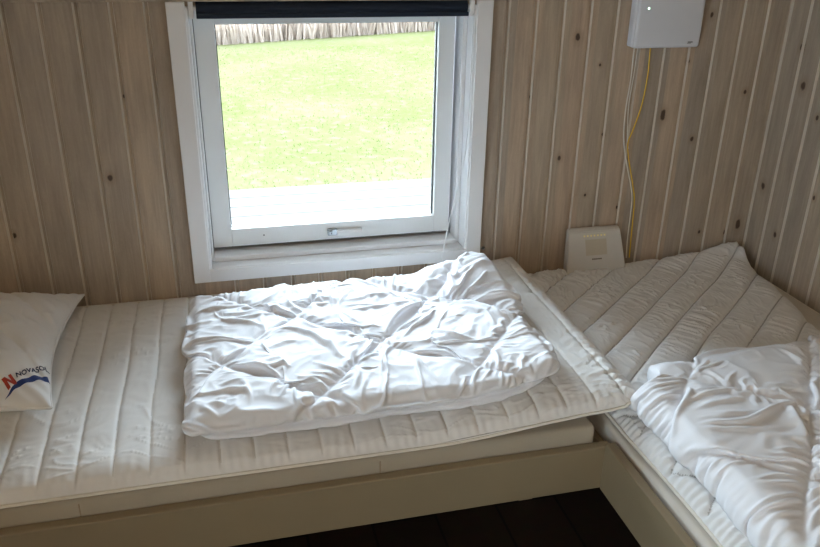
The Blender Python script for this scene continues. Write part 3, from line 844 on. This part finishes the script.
o1 = len(Vs[0])
faces = [tuple(f) for f in Fs[0]] + [tuple(i + o1 for i in f) for f in F2] + [tuple(i + o1 for i in f) for f in T2_]
me.from_pydata([tuple(v) for v in allV], [], faces); me.update()
dv = link('cover', me, M_duvet, D1, True)

# duvet 2: spread on the right bed
D2 = empty('duvet', (1.38, -1.35, .50), 'white puffy duvet spread out on the bed along the right wall', 'duvet', 'duvets')
cx2, cy2, W2d, H2d, T2d = 1.375, -1.335, .84, 1.06, .066
x02, y02 = cx2 - W2d / 2, cy2 - H2d / 2
def warp2(V):
    x, y, z = V[:, 0].copy(), V[:, 1].copy(), V[:, 2].copy()
    u = x / W2d; v = y / H2d
    X_ = cx2 + x
    Y_ = cy2 + y + .055 * (u + .5) * sstep(0, .5, v)
    c = np.maximum(sstep(-.36, -.5, u) * sstep(.40, .5, v), 0)      # rounded far left corner
    X_ = X_ + .06 * c; Y_ = Y_ - .06 * c
    return np.stack([X_, Y_,   .511 + z * (1 - .12 * sstep(.35, .5, v))], -1)
sx2, sy2 = 1.30 - x02, -1.09 - y02
sd2, sf2 = diamond(sx2, sy2, .28)
P, A, Bv = cloth_sheet(217, 273, W2d, H2d, T2d, lambda A, Bv: .012 * (1 - np.exp(-sd2(A, Bv) / .035)) + .5 * crumple(A + 3, Bv) * np.clip(sd2(A, Bv) / .02, .3, 1), sf2,
                       lambda A, Bv: (1.06 + .05 * gnoise(A * 5, Bv * 5, 46), 1.20 + .05 * gnoise(A * 5, Bv * 5, 47)), 23, .068,
                       levels=((4, 20, .1), (2, 60, .06), (1, 70, .02)), press=.00015, shear=.6, amp0=.008, rnd=.035, wavy=.03)
V_ = warp2(swirl(P.reshape(-1, 3), 5, .008, 9))
me = bpy.data.meshes.new('cover')
V3, F3, T3 = fold_layers(W2d - .03, H2d - .03, 0, .036, .012, 15, lay=1)
o1 = len(V_)
allV = np.concatenate([V_, warp2(V3)])
faces = [tuple(f) for f in sheet_faces(273, 217)] + [tuple(i + o1 for i in f) for f in F3] + [tuple(i + o1 for i in f) for f in T3]
me.from_pydata([tuple(v) for v in allV], [], faces); me.update()
dv2 = link('cover', me, M_duvet, D2, True)

# ------------------------------------------------------------------ pillow
PL = empty('pillow', (-.74, -.36, .522), 'white pillow with printed red and blue logo at the left edge', 'pillow')
npx, npy = 150, 140
u = np.linspace(-1, 1, npx); v = np.linspace(-1, 1, npy)
u = np.sign(u) * (1 - (1 - np.abs(u)) ** 1.35); v = np.sign(v) * (1 - (1 - np.abs(v)) ** 1.35)
U, Vv = np.meshgrid(u, v)
PW, PH = .34, .295
def pillow_side(sgn):
    th = ((1 - U ** 2).clip(0) ** .52) * ((1 - Vv ** 2).clip(0) ** .52)
    x = PW * U * (1 - .10 * (1 - np.abs(U) * 0) * (1 - Vv ** 2) * U ** 2 * 1.0)
    y = PH * Vv * (1 - .10 * (1 - U ** 2) * Vv ** 2)
    p_ = x * .7 + y * .7; q_ = x * .8 + y * .6 + .012 * gnoise(x * 5, y * 5, 66)
    dq = np.abs(np.mod(q_ - .07, .12) - .06)
    puffq = (.013 * (1 - np.exp(-dq / .010)) + .006 * (1 - np.exp(-dq / .03))) * th
    wr = .006 * fbm(x * 9, y * 9, 51, 3) * th ** .5 + .007 * np.exp(-np.abs(fbm(x * 7 + 2, y * 10, 58, 2)) / .10) * th
    # puckers near the edges
    ed = np.minimum(1 - np.abs(U), 1 - np.abs(Vv))
    pk_ = .004 * np.sin((x + y) * 2 * np.pi / .045 + 3 * gnoise(x * 9, y * 9, 5)) * np.exp(-(ed / .18) ** 2) * th ** .4
    z = sgn * (.094 * th) + (puffq + wr + pk_ if sgn > 0 else 0)
    return x, y, z
xt, yt, zt = pillow_side(1); xb, yb, zb = pillow_side(-1)
zb = np.maximum(zb, -.048)
def pw(x, y, z):
    # tilt: far right corner raised against the wall, near corner down
    X_ = -.765 + x + .004 * y; Y_ = -.368 + y
    lift = .004 * sstep(.0, .28, y)
    return np.stack([X_, Y_ - .0 * x, .571 + z + lift - .014 * sstep(.15, .34, x) * sstep(-.05, -.29, y)], -1)
VT = pw(xt, yt, zt).reshape(-1, 3); VB = pw(xb, yb, zb).reshape(-1, 3)
idx = np.arange(npx * npy).reshape(npy, npx); nV = npx * npy
bm = bmesh.new()
vs = [bm.verts.new(tuple(c)) for c in np.concatenate([VT, VB])]
bm.verts.ensure_lookup_table()
for f in sheet_faces(npy, npx): bm.faces.new([vs[i] for i in f])
for f in sheet_faces(npy, npx): bm.faces.new([vs[i + nV] for i in f[::-1]])
bmesh.ops.remove_doubles(bm, verts=bm.verts, dist=.0004)
pil = from_bm('cover', bm, M_pillow, PL, True)
brd = [tuple(pw(xt[j, i], yt[j, i], zt[j, i] * 0)) for j, i in [(0, k) for k in range(0, npx, 3)] + [(k, npx - 1) for k in range(2, npy - 1, 3)] + [(npy - 1, k) for k in range(npx - 1, 0, -3)] + [(k, 0) for k in range(npy - 1, 2, -3)]]
bm = bmesh.new(); tube(bm, brd, .0028, 6, closed=True); from_bm('piping', bm, M_pillow, PL, True)

# ------------------------------------------------------------------ camera (solved from the room's vanishing points)
F_PX = 781.1
yaw, pitch, roll = math.radians(14.303), math.radians(24.068), math.radians(.9563)
CAM = Vector((0, -2.35, 1.6))
fw = Vector((math.sin(yaw) * math.cos(pitch), math.cos(yaw) * math.cos(pitch), -math.sin(pitch)))
r_ = Vector((math.cos(yaw), -math.sin(yaw), 0)); u_ = r_.cross(fw)
r2 = r_ * math.cos(roll) + u_ * math.sin(roll); u2 = -r_ * math.sin(roll) + u_ * math.cos(roll)
cam = bpy.data.cameras.new('camera'); co = bpy.data.objects.new('camera', cam); COL.objects.link(co)
mw = Matrix((( r2.x, u2.x, -fw.x, CAM.x), (r2.y, u2.y, -fw.y, CAM.y), (r2.z, u2.z, -fw.z, CAM.z), (0, 0, 0, 1)))
co.matrix_world = mw
cam.sensor_width = 36; cam.sensor_fit = 'HORIZONTAL'; cam.lens = F_PX / 820 * 36; cam.clip_start = .02; cam.clip_end = 300
S.camera = co

# ------------------------------------------------------------------ print on the pillow (laid on its surface)
bvh = BVHTree.FromPolygons([tuple(v.co) for v in pil.data.vertices], [tuple(p.vertices) for p in pil.data.polygons])
def text_mesh(body, bold=0.0):
    cu = bpy.data.curves.new('txt', 'FONT'); cu.body = body; cu.size = 1.0; cu.offset = bold; cu.resolution_u = 4
    ob = bpy.data.objects.new('txt', cu); COL.objects.link(ob)
    bpy.context.view_layer.update()
    dg = bpy.context.evaluated_depsgraph_get()
    me = bpy.data.meshes.new_from_object(ob.evaluated_get(dg))
    bpy.data.objects.remove(ob); bpy.data.curves.remove(cu)
    return me
# the print lies in a plane coordinate frame of the pillow's near right corner: o + u*U + v*V in plan, dropped on the cover
def lay(bm, o, U, V_, lift=.0008, bend=None):
    bmesh.ops.triangulate(bm, faces=bm.faces)
    for _ in range(6):
        es = [e for e in bm.edges if (e.verts[0].co.x - e.verts[1].co.x) ** 2 * U.length_squared + (e.verts[0].co.y - e.verts[1].co.y) ** 2 * V_.length_squared > .003 ** 2]
        if not es: break
        bmesh.ops.subdivide_edges(bm, edges=es, cuts=1, use_grid_fill=False)
        bmesh.ops.triangulate(bm, faces=bm.faces)
    for v in bm.verts:
        a, c = v.co.x, v.co.y
        if bend: c += bend(a)
        p_ = o + U * a + V_ * c
        h, nrm, _, _ = bvh.ray_cast(Vector((p_.x, p_.y, 1.2)), Vector((0, 0, -1)))
        if h is None: h = Vector((p_.x, p_.y, .53)); nrm = Vector((0, 0, 1))
        if nrm.z < 0: nrm = -nrm
        v.co = h + nrm * lift
    bm.normal_update()
    for f in bm.faces:
        if f.normal.z < 0: f.normal_flip()

LOGO = dict(n_o=(-.521, -.622), n_u=(.0165, .0190), n_v=(-.0165, .0225), t_o=(-.5065, -.590), t_u=(.056, .063), t_v=(-.0052, .0140), s_o=(-.5265, -.642), s_u=(.082, .076), s_v=(-.007, .017))
def v2(k): return Vector((*LOGO[k], 0))
bm = bmesh.new()
for q in (((0, 0), (.30, 0), (.30, 1), (0, 1)), ((.70, 0), (1, 0), (1, 1), (.70, 1)), ((.02, 1), (.34, 1), (.98, 0), (.66, 0))):
    bm.faces.new([bm.verts.new((a, c, 0)) for a, c in q])
lay(bm, v2('n_o'), v2('n_u'), v2('n_v'))
tag(from_bm('printed_letter', bm, M_red, PL), 'red printed letter N')
me = text_mesh('NOVASOL', .03)
xs = [v.co.x for v in me.vertices]; ys = [v.co.y for v in me.vertices]
bm = bmesh.new(); bm.from_mesh(me)
for v in bm.verts: v.co = Vector(((v.co.x - min(xs)) / (max(xs) - min(xs)), (v.co.y - min(ys)) / (max(ys) - min(ys)), 0))
lay(bm, v2('t_o'), v2('t_u'), v2('t_v'))
tag(from_bm('printed_word', bm, M_navy, PL), 'dark blue printed word')
bm = bmesh.new()
n = 24
lo = [bm.verts.new((k / n, .0 + .25 * math.sin(math.pi * k / n * .9), 0)) for k in range(n + 1)]
hi = [bm.verts.new((.02 + .98 * k / n, .06 + min(1, k / n * 3) * .72 + .25 * math.sin(math.pi * k / n * .9), 0)) for k in range(n + 1)]
for k in range(n): bm.faces.new((lo[k], lo[k + 1], hi[k + 1], hi[k]))
lay(bm, v2('s_o'), v2('s_u'), v2('s_v'))
tag(from_bm('printed_band', bm, M_blue, PL), 'dark blue printed curved band')

# ------------------------------------------------------------------ dark mat on the floor
bm = bmesh.new(); bx(bm, .46, 1.02, -1.55, -.885, .0005, .012, bevel=.003)
tag(from_bm('floor_mat', bm, M_mat), 'dark mat on the floor at the inner corner of the beds', 'mat')

# ------------------------------------------------------------------ outside
bm = bmesh.new(); bx(bm, -14, 26, .25, 40, -.45, -.22)
tag(from_bm('lawn', bm, M_lawn), kind='structure')
bm = bmesh.new()
y = .18
yend = 3.02
while y < yend - .05:
    bx(bm, -3.0, 6.0, y, y + .180, -.13, -.102, bevel=.002)
    y += .187
bx(bm, -3.0, 6.0, .16, 3.0, -.22, -.135)
tag(from_bm('deck', bm, M_deck), kind='structure')
rg = np.random.RandomState(4)
def blades(n, xr, yr, h, w, z0, lean, seed, power=1.0, slant=0.0):
    rg = np.random.RandomState(seed)
    yy = yr[0] + (yr[1] - yr[0]) * rg.rand(n) ** power
    xx = xr[0] + (xr[1] - xr[0]) * rg.rand(n)
    a = rg.rand(n) * 2 * np.pi; hh = h * (.5 + rg.rand(n)); ww = w * (.7 + .6 * rg.rand(n))
    lx = lean * (rg.rand(n) - .5) * hh * 2; ly = lean * (rg.rand(n) - .5) * hh * 2
    c, s_ = np.cos(a) * ww, np.sin(a) * ww
    V = np.empty((n, 5, 3))
    V[:, 0] = np.stack([xx - c, yy - s_, np.full(n, z0)], -1); V[:, 1] = np.stack([xx + c, yy + s_, np.full(n, z0)], -1)
    V[:, 2] = np.stack([xx + c * .7 + lx * .4, yy + s_ * .7 + ly * .4, z0 + hh * .6], -1); V[:, 3] = np.stack([xx - c * .7 + lx * .4, yy - s_ * .7 + ly * .4, z0 + hh * .6], -1)
    V[:, 4] = np.stack([xx + lx, yy + ly, z0 + hh], -1)
    b0 = np.arange(n) * 5
    V[..., 1] += slant * V[..., 0]
    return V.reshape(-1, 3), np.stack([b0, b0 + 1, b0 + 2, b0 + 3], -1), np.stack([b0 + 3, b0 + 2, b0 + 4], -1)
def blade_obj(name, args, mat, label, cat):
    V, Q, T_ = blades(*args)
    me = bpy.data.meshes.new(name)
    me.from_pydata([tuple(c) for c in V], [], [tuple(f) for f in Q] + [tuple(f) for f in T_]); me.update()
    return tag(link(name, me, mat), label, cat, kind='stuff')
blade_obj('grass', (11000, (-1.0, 5.5), (3.05, 10.6), 0.016, .006, -.221, .9, 5, 1.3), M_blade, 'short bright green grass of the lawn outside the window', 'grass')
blade_obj('dry_reeds', (10000, (-2.5, 7.5), (10.9, 12.4), .45, .022, -.221, .35, 6, 1.0, .36), M_reed, 'pale dry reeds standing at the far edge of the lawn', 'reeds')

# ------------------------------------------------------------------ light: overcast sky through the window, plus added fill lights
Wd_ = bpy.data.worlds.new('overcast_sky'); S.world = Wd_; Wd_.use_nodes = True
nt = Wd_.node_tree; L = nt.links.new
bg = nt.nodes['Background']
tc = N(nt, 'ShaderNodeTexCoord'); sp = N(nt, 'ShaderNodeSeparateXYZ'); L(tc.outputs['Generated'], sp.inputs[0])
rp = N(nt, 'ShaderNodeValToRGB')
rp.color_ramp.elements[0].position = 0.0; rp.color_ramp.elements[0].color = (.74, .85, .96, 1)
rp.color_ramp.elements[1].position = .8; rp.color_ramp.elements[1].color = (.71, .85, 1.0, 1)
L(sp.outputs[2], rp.inputs[0])
# the sun behind thin cloud: a wide brighter patch of sky in front of the window
dt = N(nt, 'ShaderNodeVectorMath', operation='DOT_PRODUCT'); L(tc.outputs['Generated'], dt.inputs[0])
gd = Vector((0, .80, .60)).normalized(); dt.inputs[1].default_value = gd
mr = N(nt, 'ShaderNodeMapRange', interpolation_type='SMOOTHERSTEP', inp={1: .15, 2: 1.0, 3: 1.0, 4: 2.1}); L(dt.outputs['Value'], mr.inputs[0])
ml = N(nt, 'ShaderNodeVectorMath', operation='SCALE'); L(rp.outputs[0], ml.inputs[0]); L(mr.outputs[0], ml.inputs['Scale'])
L(ml.outputs[0], bg.inputs[0])
SKY = 4.2
bg.inputs[1].default_value = SKY
def portal(name, loc, rot, sx, sy):
    l = bpy.data.lights.new(name, 'AREA'); l.shape = 'RECTANGLE'; l.size = sx; l.size_y = sy; l.cycles.is_portal = True
    o = bpy.data.objects.new(name, l); o.location = loc; o.rotation_euler = rot; COL.objects.link(o)
portal('window_portal', ((gx0 + gx1) / 2, .16, (gz0 + gz1) / 2), (-math.pi / 2, 0, 0), gx1 - gx0 + .04, gz1 - gz0 + .04)
# area light added as fill, standing in for sky at the unseen window
dl = bpy.data.lights.new('window_fill_light', 'AREA'); dl.shape = 'RECTANGLE'; dl.size = GZ1 - GZ0; dl.size_y = GY1 - GY0
dl.energy = 12; dl.color = (.70, .85, 1.0)
do = bpy.data.objects.new('window_fill_light', dl); do.location = (XL - .10, (GY0 + GY1) / 2, (GZ0 + GZ1) / 2); do.rotation_euler = (0, -math.pi / 2, 0); COL.objects.link(do)

lp = bpy.data.lights.new('warm_fill_light', 'POINT'); lp.shadow_soft_size = .16; lp.energy = 6.5; lp.color = (1.0, .80, .58)  # added warm fill behind the camera, no lamp is modelled
lo = bpy.data.objects.new('warm_fill_light', lp); lo.location = (-.3, -3.0, 2.05); COL.objects.link(lo)

S.cycles.use_denoising = True; S.cycles.denoiser = 'OPENIMAGEDENOISE'; S.cycles.denoising_input_passes = 'RGB_ALBEDO_NORMAL'; S.cycles.denoising_prefilter = 'ACCURATE'; S.cycles.use_adaptive_sampling = False
S.cycles.max_bounces = 12; S.cycles.diffuse_bounces = 6; S.cycles.transparent_max_bounces = 12
S.cycles.sample_clamp_indirect = 8
S.view_settings.view_transform = 'Standard'; S.view_settings.look = 'None'
S.view_settings.gamma = 1.0; S.view_settings.use_curve_mapping = False
S.view_settings.exposure = 1.55
